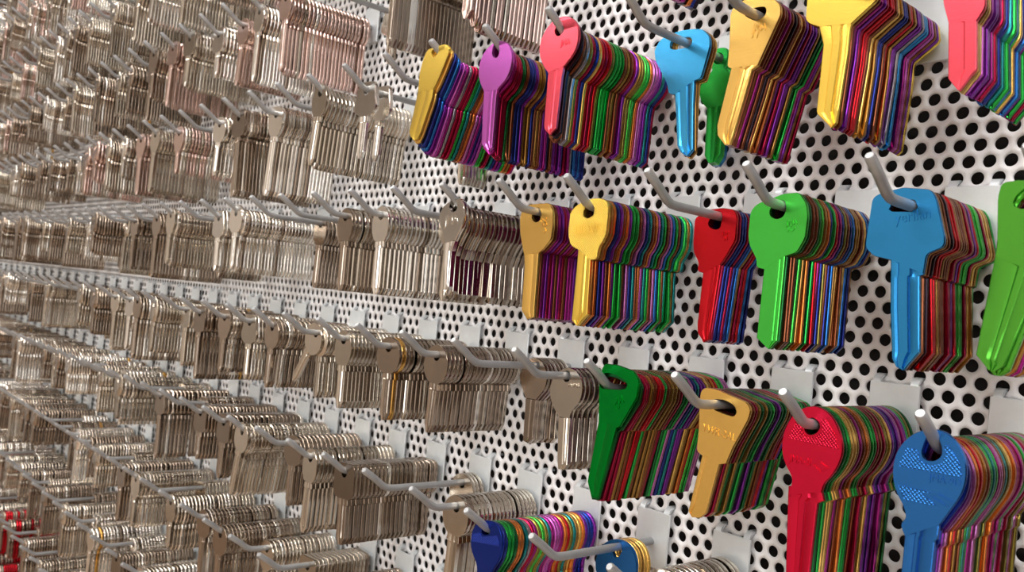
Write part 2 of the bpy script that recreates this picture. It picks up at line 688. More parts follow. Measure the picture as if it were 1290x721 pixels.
ZA, ZB, ZC, ZD, ZE, ZF = ((500, 40), .2219), ((640, 10), .2497), ((800, 20), .2774), ((890, 0), .3053), ((1010, 0), .2774), ((1180, 0), .2494)
ZG, ZH, ZI, ZJ, ZK, ZL = ((640, 230), .2774), ((860, 230), .3051), ((1080, 190), .4158), ((730, 440), .2774), ((840, 470), .2774), ((970, 490), .3205)
ZM, ZN, ZO, ZP = ((1110, 520), .2786), ((560, 590), .2016), ((640, 430), .2496), ((530, 230), .2357)

FRONT = [
    dict(id='r1_yellow', k=2, i=-17, z=ZA, col='yellow', rod=(215, 105), r=10, l=17, yend=-12,
         pts=[(165, 135), (180, 105), (215, 90), (275, 72), (296, 76), (304, 92), (300, 125), (275, 190), (255, 240), (228, 300), (212, 330),
              (205, 375), (140, 570), (120, 612), (104, 620), (82, 595), (76, 570), (125, 345), (131, 300), (134, 245), (150, 180)],
         hole=[(200, 112), (232, 98), (240, 122), (226, 143), (210, 150)], grooves=((0.5, 0.2, 0.3),), desc='slim yellow key',
         look='slim yellow key with a flat-sided bow, tilted, leftmost of the coloured keys', smooth=1,
         seq=['gold', 'navy', 'blue', 'purple', 'violet', 'magenta', 'grey', 'crimson', 'crimson', 'green', 'teal', 'brown', 'orange', 'lilac', 'magenta', 'navy', 'purple', 'violet', 'green', 'lime green', 'crimson', 'olive', 'teal', 'navy', 'magenta', 'purple', 'green', 'orange', 'bronze', 'red']),
    dict(id='r1_purple', k=2, i=-11, z=ZA, col='violet', rod=(568, 115), r=7, l=13, yend=-10,
         pts=[(590, 52), (632, 60), (655, 100), (661, 160), (650, 220), (625, 275), (590, 312), (574, 335), (568, 380), (545, 660), (527, 680), (487, 640),
              (492, 480), (500, 340), (476, 285), (469, 230), (480, 165), (510, 105), (550, 68)],
         hole=[(545, 120), (560, 100), (582, 100), (590, 125), (577, 150), (555, 150)], grooves=((0.3, 0.24, 0.5), (0.72, 0.14, 0.4)), desc='violet round key',
         look='violet key with a round bow, hanging between the slim yellow and coral keys',
         seq=['magenta', 'crimson', 'crimson', 'dark green', 'brown', 'navy', 'navy', 'purple', 'bronze', 'bronze', 'navy', 'brown', 'bronze', 'brown', 'purple', 'magenta', 'navy', 'brown', 'purple', 'magenta', 'purple', 'navy', 'crimson', 'magenta', 'grey', 'blue', 'navy', 'blue']),
    dict(id='r1_red', k=2, i=-5, z=ZB, col='coral', rod=(268, 100), r=6, l=14, yend=-10,
         pts=[(300, 42), (335, 55), (358, 90), (363, 150), (350, 205), (325, 250), (285, 300), (275, 350), (262, 470), (245, 610), (215, 641), (190, 615),
              (187, 590), (197, 470), (208, 330), (180, 290), (165, 240), (165, 190), (185, 130), (220, 80), (260, 50)],
         hole=[(240, 118), (255, 88), (280, 85), (291, 105), (283, 130), (262, 147), (246, 140)], grooves=((0.38, 0.18, 0.5), (0.62, 0.1, 0.4)), desc='coral round key',
         look='coral red key with a ribbed round bow in the top coloured row',
         text=[('JMA', (270, 195), (318, 185))],
         seq=['black', 'brown', 'grey', 'olive', 'crimson', 'navy', 'gold', 'red', 'crimson', 'red', 'olive', 'green', 'green', 'emerald', 'brown', 'bronze', 'brown', 'crimson', 'purple', 'bronze', 'olive', 'lime green', 'green', 'orange', 'lilac', 'violet', 'purple', 'teal', 'navy', 'crimson']),
    dict(id='r1_sky', k=2, i=1, z=ZC, col='sky blue', rod=(240, 112), r=9, l=16, yend=-38, n=2,
         pts=[(118, 112), (160, 85), (215, 68), (275, 60), (315, 64), (342, 95), (346, 130), (335, 175), (302, 288), (272, 297), (267, 400), (265, 610), (240, 640), (212, 622),
              (196, 590), (190, 450), (185, 360), (157, 355), (150, 310), (125, 260), (97, 205), (92, 160)],
         hole=[(162, 130), (172, 112), (205, 104), (252, 95), (266, 112), (262, 132), (215, 150), (178, 158), (163, 148)], grooves=((0.22, 0.14, 0.5), (0.72, 0.22, 0.6)), desc='sky blue key',
         look='sky blue key with a heart-shaped bow and a wide slot in the top coloured row', smooth=1,
         seq=['bronze', 'gold']),
    dict(id='r1_gold', k=2, i=7, z=ZD, col='gold', rod=(215, 45), r=5, l=12, yend=-12,
         pts=[(150, 5), (230, -12), (280, -6), (310, 25), (311, 62), (215, 272), (190, 290), (165, 380), (100, 598), (80, 600), (50, 560), (48, 520), (106, 285), (90, 278), (98, 200), (103, 60), (115, 32)],
         hole=[(160, 58), (185, 38), (245, 27), (254, 45), (246, 70), (210, 76), (168, 73)], grooves=((0.4, 0.18, 0.4), (0.72, 0.18, 0.5)), desc='broad gold key',
         look='gold key with a wide slotted tapering bow, tilted, in the top coloured row', smooth=1,
         text=[('JMA', (190, 132), (250, 128)), ('IY', (190, 160), (225, 160))],
         seq=['brown', 'brown', 'magenta', 'brown', 'black', 'brown', 'gold', 'brown', 'purple', 'crimson', 'purple', 'purple', 'bronze', 'dark green', 'green', 'magenta', 'purple', 'bronze', 'crimson', 'dark green', 'dark green', 'brown', 'purple']),
    dict(id='r1_yellow_big', k=2, i=13, z=ZE, col='yellow', rod=(180, -62), r=5, l=13, yend=-9, y=-66,
         pts=[(50, -90), (110, -130), (255, -135), (340, -85), (348, 0), (228, 112), (222, 132), (210, 250), (160, 560), (138, 582), (75, 520), (72, 505), (103, 205), (84, 125),
              (35, 108), (22, 90), (30, 0)],
         hole=[(130, -70), (180, -95), (240, -75), (225, -40), (160, -35)], grooves=((0.3, 0.18, 0.4), (0.75, 0.2, 0.6)), desc='large yellow key',
         look='large bright yellow key with its bow cut by the top edge', smooth=1,
         seq=['brown', 'magenta', 'purple', 'crimson', 'red', 'red', 'brown', 'gold', 'bronze', 'navy', 'navy', 'brown', 'red', 'bronze', 'purple', 'purple', 'grey', 'azure', 'azure', 'magenta', 'violet', 'brown', 'purple', 'yellow']),
    dict(id='r1_red_right', k=2, i=19, z=ZF, col='coral', rod=(150, -170), r=4, l=9, yend=-14, y=-70,
         pts=[(30, -190), (150, -230), (250, -190), (250, 40), (205, 110), (205, 350), (118, 460), (108, 455), (62, 400), (64, 120), (38, 20)],
         hole=[(110, -170), (150, -200), (195, -170), (150, -140)], grooves=((0.5, 0.2, 0.3),), desc='coral key at the right edge',
         look='coral red key cut by the top right corner', smooth=1,
         seq=['bronze', 'gold', 'violet', 'purple', 'purple', 'magenta', 'crimson', 'navy', 'navy', 'blue', 'teal', 'green', 'blue', 'lime green', 'gold', 'navy', 'blue', 'purple', 'green', 'magenta', 'crimson']),
    dict(id='r2_gold', k=1, i=-8, z=ZG, col='gold', rod=(138, 135), r=8, l=13, yend=-14,
         pts=[(70, 125), (105, 100), (190, 94), (203, 115), (209, 145), (208, 200), (200, 260), (158, 312), (142, 322), (120, 612), (92, 622), (66, 580), (80, 380), (78, 330), (70, 290), (60, 230), (60, 160)],
         hole=[(113, 150), (125, 125), (150, 122), (158, 145), (150, 175), (130, 185), (114, 170)], grooves=((0.62, 0.14, 0.4),), desc='plain gold key',
         look='matte gold key beside the silver keys, leftmost of the second coloured row', smooth=1,
         text=[('SS', (152, 205), (182, 200)), ('S', (160, 232), (178, 230))],
         seq=['brown', 'magenta', 'purple', 'crimson', 'magenta', 'brown', 'magenta', 'crimson', 'brown', 'magenta', 'magenta', 'purple', 'magenta', 'crimson', 'magenta', 'brown', 'magenta', 'purple', 'brown', 'crimson', 'magenta', 'purple']),
    dict(id='r2_yellow', k=1, i=-2, z=ZG, col='yellow', rod=(375, 115), r=11, l=17, yend=-8,
         pts=[(290, 135), (312, 108), (350, 86), (395, 72), (440, 75), (458, 100), (461, 140), (452, 230), (435, 270), (418, 295), (408, 350), (378, 354), (374, 430), (364, 600), (318, 652), (294, 625),
              (318, 380), (324, 306), (292, 290), (280, 250), (280, 205)],
         hole=[(346, 140), (352, 122), (385, 105), (399, 120), (395, 150), (370, 166), (352, 160)], grooves=((0.35, 0.2, 0.45), (0.68, 0.12, 0.45)), desc='knurled yellow key',
         look='yellow key with a knurled bow and lettered box in the second coloured row', smooth=1, knurl=True,
         text=[('UL-2W', (318, 238), (420, 228))], box=[(310, 195), (440, 188), (436, 240), (308, 246)],
         seq=['bronze', 'orange', 'navy', 'purple', 'brown', 'orange', 'purple', 'green', 'green', 'brown', 'lilac', 'navy', 'teal', 'brown', 'orange', 'violet', 'teal', 'green', 'brown', 'lilac', 'blue', 'green', 'brown', 'teal', 'green', 'bronze', 'teal', 'blue']),
    dict(id='r2_red', k=1, i=4, z=ZH, col='red', rod=(150, 148), r=6, l=11, yend=-11,
         pts=[(100, 116), (165, 106), (215, 112), (229, 140), (221, 240), (185, 302), (158, 342), (110, 650), (90, 661), (66, 620), (65, 590), (88, 375), (65, 368), (70, 330), (50, 290), (48, 250), (54, 150)],
         hole=[(108, 165), (130, 148), (160, 145), (166, 165), (160, 190), (138, 198), (113, 185)], grooves=((0.5, 0.16, 0.45), (0.78, 0.14, 0.45)), desc='bright red key',
         look='bright red key with a squarish bow in the second coloured row', smooth=1,
         text=[('JMA', (166, 222), (200, 215)), ('5I', (170, 243), (190, 240))],
         seq=['crimson', 'navy', 'navy', 'crimson', 'navy', 'blue', 'bronze', 'crimson', 'red', 'blue', 'navy']),
    dict(id='r2_green', k=1, i=10, z=ZH, col='lime green', rod=(410, 98), r=8, l=12, yend=-9,
         pts=[(285, 120), (310, 90), (420, 48), (485, 42), (516, 90), (521, 140), (510, 230), (476, 290), (426, 306), (392, 655), (358, 689), (310, 642), (340, 360), (308, 352), (310, 320), (280, 260), (275, 215)],
         hole=[(362, 120), (372, 100), (425, 90), (433, 115), (420, 145), (390, 155), (366, 142)], grooves=((0.8, 0.1, 0.3),), desc='lime green key',
         look='lime green key with an angular bow in the second coloured row', smooth=1,
         text=[('JMA', (432, 182), (480, 176)), ('5D', (434, 206), (468, 202))],
         seq=['dark green', 'brown', 'brown', 'dark green', 'lime green', 'bronze', 'orange', 'navy', 'green', 'red', 'magenta', 'navy', 'olive', 'brown', 'navy', 'blue', 'bronze', 'bronze', 'brown', 'gold', 'blue', 'navy', 'bronze', 'navy']),
    dict(id='r2_blue', k=1, i=16, z=ZI, col='azure', rod=(165, 158), r=7, l=14, yend=-8,
         pts=[(62, 134), (140, 112), (225, 118), (242, 145), (268, 268), (264, 292), (212, 314), (202, 376), (190, 382), (190, 610), (142, 666), (120, 655), (108, 630), (103, 480), (104, 332), (52, 320), (28, 295), (30, 268), (48, 148)],
         hole=[(95, 186), (110, 156), (140, 148), (176, 150), (188, 175)], grooves=((0.2, 0.14, 0.5), (0.72, 0.26, 0.7)), desc='blue trapezoid key',
         look='blue key with a trapezoid bow and triangular hole in the second coloured row', smooth=1,
         text=[('yerllan', (118, 222), (226, 204))],
         seq=['bronze', 'brown', 'black', 'red', 'red', 'bronze', 'brown', 'brown', 'bronze', 'crimson', 'brown', 'purple', 'red', 'green', 'lime green', 'green', 'crimson', 'gold', 'gold', 'bronze', 'green', 'green']),
    dict(id='r2_green_right', k=1, i=22, z=ZI, col='leaf green', rod=(498, 140), r=5, l=10, yend=-12, y=-78,
         pts=[(440, 98), (500, 88), (570, 108), (600, 150), (602, 280), (560, 380), (445, 655), (420, 668), (400, 665), (362, 618), (420, 322), (426, 290), (428, 140)],
         hole=[(470, 165), (490, 128), (520, 128), (535, 160), (505, 182)], grooves=((0.45, 0.16, 0.6), (0.68, 0.12, 0.3)), desc='green key at the right edge',
         look='leaf green key tilted, cut by the right edge in the second coloured row', smooth=1,
         seq=['leaf green', 'bronze', 'magenta', 'bronze', 'magenta', 'purple', 'bronze', 'crimson', 'brown', 'green', 'navy', 'bronze', 'purple', 'brown', 'green', 'magenta', 'red', 'navy']),
    dict(id='r3_green', k=0, i=1, z=ZJ, col='emerald', rod=(118, 118), r=5, l=11, yend=-12,
         pts=[(120, 66), (175, 72), (250, 100), (276, 148), (264, 222), (188, 352), (170, 358), (140, 470), (86, 675), (60, 672), (42, 600), (92, 330), (95, 150), (104, 100)],
         hole=[(108, 116), (130, 106), (165, 114), (214, 140), (226, 165), (210, 186), (150, 160)], grooves=((0.5, 0.1, 0.15),), desc='emerald key',
         look='emerald green key with a long slot, tilted, leftmost of the third coloured row', smooth=1,
         text=[('YA', (168, 250), (210, 244)), ('O', (168, 276), (192, 272))],
         seq=['dark green', 'crimson', 'crimson', 'bronze', 'brown', 'red', 'red', 'green', 'brown', 'bronze', 'bronze', 'brown', 'crimson', 'dark green', 'green', 'lilac', 'navy', 'teal', 'purple', 'purple', 'gold', 'bronze', 'orange', 'red', 'lime green', 'green', 'lilac']),
    dict(id='r3_gold', k=0, i=7, z=ZK, col='gold', rod=(230, 140), r=6, l=12, yend=-13,
         pts=[(180, 66), (235, 76), (368, 134), (386, 166), (375, 212), (305, 340), (274, 412), (240, 416), (180, 638), (155, 658), (120, 655), (103, 626), (165, 376), (140, 355), (150, 260), (154, 130), (160, 82)],
         hole=[(205, 142), (226, 126), (270, 122), (314, 148), (325, 180), (310, 201), (270, 190), (215, 166)], grooves=((0.22, 0.14, 0.6),), desc='pale gold key',
         look='pale gold key with a wide slot and lettered bow in the third coloured row', smooth=1,
         text=[('YWR-2AL', (165, 262), (315, 312))],
         seq=['brown', 'crimson', 'bronze', 'dark green', 'bronze', 'dark green', 'green', 'black', 'purple', 'dark green', 'dark green', 'bronze', 'brown', 'crimson', 'red', 'purple', 'green', 'dark green', 'brown', 'green']),
    dict(id='r3_red', k=0, i=13, z=ZL, col='cherry', rod=(168, 130), r=8, l=15, yend=-9,
         pts=[(140, 72), (190, 66), (242, 100), (276, 160), (291, 230), (282, 282), (250, 340), (216, 372), (206, 408), (214, 440), (188, 452), (155, 730), (138, 880), (112, 905), (62, 870), (75, 420), (86, 385), (94, 350), (60, 290), (49, 230), (60, 160), (98, 96)],
         hole=[(138, 150), (150, 120), (175, 112), (198, 128), (203, 155), (185, 178), (160, 183), (142, 170)], grooves=((0.3, 0.2, 0.5), (0.7, 0.24, 0.6)), desc='cherry red key',
         look='cherry red key with a knurled round bow and diamond emblem, in the third coloured row',
         text=[('JMA-2I', (78, 284), (164, 304))], emblem=[(170, 292), (205, 284), (238, 312), (205, 330)],
         panels=[[(108, 125), (78, 195), (275, 238), (262, 180), (225, 120), (208, 118), (210, 165), (180, 190), (150, 188), (132, 165), (130, 125)]],
         seq=['dark green', 'green', 'gold', 'gold', 'bronze', 'magenta', 'brown', 'orange', 'bronze', 'green', 'emerald', 'crimson', 'brown', 'crimson', 'olive', 'gold', 'purple', 'navy', 'purple', 'lilac', 'magenta', 'purple', 'green', 'olive', 'dark green']),
    dict(id='r3_blue', k=0, i=19, z=ZM, col='blue', rod=(235, 160), r=9, l=15, yend=-7,
         pts=[(150, 95), (195, 78), (240, 72), (300, 88), (350, 135), (385, 210), (391, 290), (370, 370), (312, 450), (266, 512), (258, 572), (246, 582), (212, 900), (165, 1010), (72, 960), (112, 560), (95, 520), (96, 495), (118, 478), (110, 430), (72, 360), (54, 280), (64, 200), (100, 135)],
         hole=[(186, 180), (195, 148), (225, 128), (258, 133), (283, 160), (280, 198), (250, 220), (215, 220), (193, 205)], grooves=((0.26, 0.2, 0.5), (0.56, 0.2, 0.6)), desc='blue round key',
         look='blue key with a large knurled round bow and lettering, nearest at bottom right',
         text=[('JMA-9D', (218, 308), (366, 336))], emblem=[(225, 375), (262, 362), (340, 405), (300, 425)],
         panels=[[(120, 160), (85, 240), (372, 295), (360, 225), (310, 150), (292, 148), (300, 190), (275, 232), (225, 240), (182, 215), (172, 165)],
                 [(82, 325), (236, 360), (196, 368), (256, 420), (112, 395)]],
         seq=['cobalt', 'purple', 'lilac', 'orange', 'red', 'orange', 'bronze', 'brown', 'green', 'teal', 'green', 'magenta', 'lilac', 'brown', 'teal', 'olive', 'gold', 'orange', 'magenta', 'crimson', 'magenta', 'bronze', 'green', 'lilac', 'crimson', 'brown', 'olive', 'green']),
    dict(id='r4_blue', k=-1, i=-8, z=ZN, col='cobalt', rod=(265, 388), r=9, l=12, yend=-8,
         pts=[(208, 342), (258, 322), (318, 334), (350, 372), (370, 440), (366, 512), (348, 575), (312, 632), (290, 668), (284, 720), (262, 930), (235, 970), (205, 720), (212, 640), (206, 588), (180, 530), (168, 455), (182, 385)],
         hole=[(235, 400), (250, 380), (285, 372), (296, 395), (285, 418), (255, 420)], grooves=((0.4, 0.2, 0.4),), desc='cobalt round key',
         look='cobalt blue key with a round bow at the bottom, before a rainbow stack',
         panels=[[(185, 410), (178, 455), (352, 490), (350, 450), (338, 420), (290, 425), (240, 430), (232, 405)]],
         seq=['navy', 'green', 'green', 'dark green', 'orange', 'orange', 'teal', 'grey', 'crimson', 'magenta', 'olive', 'lime green', 'olive', 'teal', 'magenta', 'violet', 'violet', 'magenta', 'orange', 'red', 'olive', 'teal', 'bronze', 'gold', 'orange', 'purple', 'navy', 'cobalt', 'purple', 'violet', 'violet', 'crimson']),
    dict(id='r4_blue_back', k=-1, i=-2, z=ZN, col='blue', rod=(1092, 508), r=8, l=11, yend=-18, n=5,
         pts=[(1000, 468), (1060, 440), (1125, 450), (1175, 492), (1202, 560), (1208, 640), (1190, 700), (1150, 750), (1130, 790), (1120, 1050), (1085, 1060), (1040, 790), (1010, 750), (975, 700), (950, 640), (950, 580), (964, 520)],
         hole=[(1055, 520), (1070, 498), (1100, 490), (1115, 520), (1100, 555), (1070, 560)], grooves=((0.5, 0.2, 0.4),), desc='blue key near the panel',
         look='blue round-bowed key deep on its hook before gold ones at the bottom',
         seq=['gold', 'bronze', 'gold', 'gold', 'gold']),
    # plain keys whose faces the photograph shows clearly
    dict(id='s_r3', k=0, i=-5, z=ZO, col=0, rod=(303, 165), r=7, l=13, yend=-22, n=5, silver=True,
         pts=[(250, 160), (300, 130), (345, 136), (380, 180), (391, 240), (376, 310), (332, 352), (322, 395), (316, 470), (306, 625), (290, 650), (262, 645), (258, 600), (264, 385), (232, 325), (219, 270), (222, 215)],
         hole=[(285, 185), (300, 150), (318, 150), (328, 175), (318, 205), (298, 208)], grooves=((0.55, 0.14, 0.5), (0.8, 0.14, 0.4)), desc='lettered silver key',
         look='lettered silver key with a round bow just left of the emerald key',
         text=[('HUMA', (316, 232), (372, 236))], step=3.4, seq=[1, 0, 1, 0, 1]),
    dict(id='s_r3b', k=0, i=-11, z=ZO, col=1, rod=(150, 122), r=7, l=12, yend=-6, n=5, silver=True,
         pts=[(80, 130), (110, 90), (150, 78), (190, 108), (211, 170), (200, 240), (170, 275), (150, 300), (136, 420), (130, 495), (108, 516), (84, 500), (97, 290), (76, 232), (64, 180)],
         hole=[(138, 135), (146, 108), (166, 108), (172, 130), (160, 150)], grooves=((0.55, 0.14, 0.5),), desc='shadowed silver key',
         look='silver round key close to the panel, second hook left of the emerald key', step=3.2, seq=[1, 0, 1, 1, 0]),
    dict(id='s_jma', k=1, i=-14, z=ZP, col=2, rod=(182, 130), r=7, l=12, yend=-10, silver=True,
         pts=[(130, 130), (165, 100), (205, 84), (236, 92), (248, 150), (236, 230), (208, 282), (193, 315), (175, 370), (160, 560), (148, 592), (126, 578), (138, 330), (130, 275), (109, 215), (109, 170)],
         hole=[(162, 140), (168, 115), (190, 104), (207, 120), (205, 150), (180, 165)], grooves=((0.4, 0.2, 0.5), (0.72, 0.14, 0.4)), desc='lettered bright silver key',
         look='bright silver round key lettered JMA just left of the plain gold key',
         text=[('JMA', (135, 232), (212, 222))], step=3.3, seq=[0, 1, 0, 0, 1]),
]

SHAPES = {}
used_hooks = {}
DETAILS = {}
for d in FRONT:
    X, Z = hook_xz(d['k'], d['i'])
    org, sc = d['z']
    px = lambda pts, org=org, sc=sc: S(org, sc, pts)
    rp = px([d['rod']])[0]
    yf = d.get('y')
    if yf is None:
        yf = float(np.clip(at_x(rp[0], rp[1], X)[1], -86.5, -14))
    zr = Z + rod_z(yf)
    un = lambda pts, px=px, yf=yf, X=X, zr=zr: [np.array((at_y(u, v, yf)[0] - X, at_y(u, v, yf)[2] - zr)) for u, v in px(pts)]
    loc_pts = un(d['pts'])
    rc = ROD_R + 0.35
    hole = hull([tuple(p) for p in un(d['hole'])] + [tuple(p) for p in ell(0, 0, rc, rc, 10)])
    hole = chaikin(hole, 0.22)
    sh = KeyShape('key_' + d['id'], loc_pts, d['r'], d['l'], hole, t=3.0 if d.get('silver') else 1.85, ch=0.9 if d.get('silver') else 0.36, grooves=d['grooves'], smooth=d.get('smooth', 2))
    SHAPES[d['id']] = sh
    d['shape'], d['yf'] = sh, yf
    DETAILS[d['id']] = dict(d=d, un=un)
    used_hooks[(d['k'], d['i'])] = d
    kind = 'silver' if d.get('silver') else 'coloured'
    add_key(kind=kind, shape=sh, loc=(X, yf, zr), roll=0, col=d['col'], hook=(d['k'], d['i']), n=0, front=True, name=d['look'], data=d)
    step = d.get('step', 2.28)
    y = yf + step
    n = 0
    while y < d['yend'] and n < d.get('n', 99):
        c = d['seq'][n % len(d['seq'])] if kind == 'silver' or n < len(d['seq']) else random.choice(d['seq'])
        n += 1
        add_key(kind=kind, shape=sh, loc=(X + random.uniform(-.25, .25), y, Z + rod_z(y) + random.uniform(-.15, .0)),
                roll=random.gauss(0, 0.012), col=c, hook=(d['k'], d['i']), n=n, front=False, name=d['desc'], data=d)
        y += step * (1 + random.choice([0, 0, 0, .05, .12]))

# green and blue keys further back on the sky blue key's hook
gp = [(-4, 5), (4, 5), (5.5, 1), (4.5, -4), (3, -6), (8, -9), (11, -15), (9, -21), (5, -25), (4.6, -49), (2, -53), (-2, -53), (-4.6, -49), (-5, -25), (-9, -21), (-11, -15), (-8, -9), (-3, -6), (-4.5, -4), (-5.5, 1)]
gsh = KeyShape('key_waisted', gp, 8, 13, ell(0, -.4, 3.0, 3.0), t=2.0, smooth=2)
Xs, Zs = hook_xz(2, 1)
for n, (y, c) in enumerate([(-16.5, 'green'), (-14.1, 'green'), (-11.7, 'lime green'), (-9.3, 'azure'), (-7.0, 'azure')]):
    add_key(kind='coloured', shape=gsh, loc=(Xs, y, Zs), roll=-0.03 + 0.02 * n, col=c, hook=(2, 1), n=n + 3, front=(n == 0),
            name='green key with a waisted bow, behind the sky blue key' if n == 0 else 'sky blue key', data=used_hooks[(2, 1)])


# ---- plain nickel keys: a library of blanks
def blank(kind, L, w=8.0, s=1.0, lod=0):
    n = {0: 16, 1: 9, 2: 6}[lod]
    hw = w / 2
    tip = [(hw, -L + 4.5), (hw * .35, -L), (-hw * .35, -L), (-hw, -L + 4.5)]
    if kind == 'round':
        cz, rr = -6.0 * s, 11.8 * s
        a0 = math.asin(min(.9, (hw + .8) / rr))
        arc = [(rr * math.sin(a), cz + rr * math.cos(a)) for a in np.linspace(0, math.pi - a0, n)]
    elif kind == 'oval':
        cz, rx, rz = -6.8 * s, 9.6 * s, 12.6 * s
        a0 = math.asin(min(.9, (hw + .8) / rx))
        arc = [(rx * math.sin(a), cz + rz * math.cos(a)) for a in np.linspace(0, math.pi - a0, n)]
    elif kind == 'square':
        arc = [(0, 5.5 * s), (8.5 * s, 5.5 * s), (11 * s, 3 * s), (11.2 * s, -13 * s), (8.5 * s, -16.5 * s), (hw + .8, -17.2 * s)]
    elif kind == 'trapezoid':
        arc = [(0, 5.6 * s), (7.5 * s, 5.2 * s), (9 * s, 3 * s), (12.5 * s, -11 * s), (11 * s, -15 * s), (hw + .8, -18 * s)]
    else:  # angular
        arc = [(0, 5.8 * s), (6.5 * s, 5.5 * s), (10.5 * s, 1 * s), (11.5 * s, -9 * s), (8 * s, -15.5 * s), (hw + .8, -18.5 * s)]
    stop = arc[-1]
    right = arc[1:]
    pts = [arc[0]] + right + [(stop[0] + .6, stop[1] - 3.4), (hw, stop[1] - 4.0)] + tip
    left = [(-hw, stop[1] - 4.0), (-stop[0] - .6, stop[1] - 3.4)] + [(-x, z) for x, z in reversed(right)]
    r = len(arc) - 1
    l = len(pts) + 2
    pts = pts + left
    hole = None if lod == 2 else ell(0, -0.75, 3.0, 3.0, 12 if lod == 0 else 6)
    e = BEV[(kind, L)]
    return KeyShape('blank_%s_%d_%d' % (kind, L, lod), pts, r, l, hole, t=2.85, smooth=0 if lod else (0 if kind in ('round', 'oval') else 1), lod=lod, ch=e, be=(e, e / w),
                    grooves=((0.3, 0.2, 0.5), (0.7, 0.2, 0.5)) if lod == 0 else ((0.6, 0.2, 0.5),))


KINDS = ['round', 'oval', 'square', 'trapezoid', 'angular']
LENS = [40, 46, 52, 58, 66]
BEV = {(kd, L): random.choice([0.2, 0.3, 0.45, 0.7]) for kd in KINDS for L in LENS}
BW = {(kd, L): random.choice([7.2, 8.0, 8.8]) for kd in KINDS for L in LENS}
LIB = {(kd, L, lod): blank(kd, L, w=BW[(kd, L)], lod=lod) for lod in (0, 1, 2) for kd in KINDS for L in LENS}

# what the photograph shows on the nearer plain hooks: (kind, length, first y, last y, tint)
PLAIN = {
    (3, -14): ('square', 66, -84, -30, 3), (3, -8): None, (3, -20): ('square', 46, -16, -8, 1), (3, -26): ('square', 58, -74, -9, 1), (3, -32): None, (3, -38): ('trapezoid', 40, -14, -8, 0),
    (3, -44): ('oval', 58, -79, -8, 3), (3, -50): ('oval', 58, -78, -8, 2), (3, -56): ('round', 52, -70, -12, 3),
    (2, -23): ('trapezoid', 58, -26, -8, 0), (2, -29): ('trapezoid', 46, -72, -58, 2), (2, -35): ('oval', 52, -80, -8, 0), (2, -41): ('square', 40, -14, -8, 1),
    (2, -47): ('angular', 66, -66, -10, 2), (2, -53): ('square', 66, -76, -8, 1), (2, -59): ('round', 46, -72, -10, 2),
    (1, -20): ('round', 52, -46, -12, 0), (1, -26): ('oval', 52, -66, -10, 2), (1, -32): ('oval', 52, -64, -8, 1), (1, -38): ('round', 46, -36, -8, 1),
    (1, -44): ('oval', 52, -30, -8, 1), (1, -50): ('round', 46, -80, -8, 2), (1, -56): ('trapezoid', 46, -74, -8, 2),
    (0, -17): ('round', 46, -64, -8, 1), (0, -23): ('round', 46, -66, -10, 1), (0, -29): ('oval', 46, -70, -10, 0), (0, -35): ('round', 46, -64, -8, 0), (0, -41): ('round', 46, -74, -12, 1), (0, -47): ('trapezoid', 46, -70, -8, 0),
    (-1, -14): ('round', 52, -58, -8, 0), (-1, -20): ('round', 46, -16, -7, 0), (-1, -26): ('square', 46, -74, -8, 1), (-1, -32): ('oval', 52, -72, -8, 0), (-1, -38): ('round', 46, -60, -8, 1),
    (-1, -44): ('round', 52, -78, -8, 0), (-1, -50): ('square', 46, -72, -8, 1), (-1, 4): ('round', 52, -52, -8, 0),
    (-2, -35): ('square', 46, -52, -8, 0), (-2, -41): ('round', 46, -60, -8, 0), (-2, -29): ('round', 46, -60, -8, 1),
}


def visible(k, i, m=0):
    X, Z = hook_xz(k, i)
    us = [project(X + dx, y, Z + dz) for dx in (-12, 12) for y in (-90, -3) for dz in (16, -58)]
    u = [p[0] for p in us]; v = [p[1] for p in us]
    return max(u) > -m and min(u) < 1290 + m and max(v) > -m and min(v) < 721 + m


HOOKS, EXTRA = [], []
for k in range(9, -9, -1):
    base = 1 if k % 2 == 0 else 4
    for i in range(base + 24, base - 6 * 46, -6):
        if visible(k, i): HOOKS.append((k, i))
        elif visible(k, i, 170) and i > -150: EXTRA.append((k, i))     # just beyond the frame

REF = {2: (-17, 'the slim yellow key'), 1: (-8, 'the plain gold key'), 0: (1, 'the emerald key'), -1: (-8, 'the cobalt key')}
KN = {'round': 'round', 'oval': 'oval', 'square': 'squarish', 'trapezoid': 'tapered', 'angular': 'angular'}


def where(k, i):
    if k in REF:
        return 'hook %s left of %s' % (ordinal_num((REF[k][0] - i) // 6), REF[k][1])
    if k > 2:
        top = max(j for (kk, j) in HOOKS if kk == k)
        return 'the %s hook from the right, %s above the slim yellow key' % (ordinal((top - i) // 6 + 1), 'one row' if k == 3 else NUM[k - 2] + ' rows')
    top = max(j for (kk, j) in HOOKS if kk == k)
    return 'the %s hook from the right, %s below the cobalt key' % (ordinal((top - i) // 6 + 1), 'one row' if k == -2 else NUM[-1 - k] + ' rows')


CARD = {}


def ordinal_num(n):
    base = ['zero', 'one', 'two', 'three', 'four', 'five', 'six', 'seven', 'eight', 'nine', 'ten', 'eleven', 'twelve', 'thirteen', 'fourteen', 'fifteen',
            'sixteen', 'seventeen', 'eighteen', 'nineteen']
    if n < 20: return base[n]
    return TENS[n // 10 * 10] + ('' if n % 10 == 0 else '-' + base[n % 10])


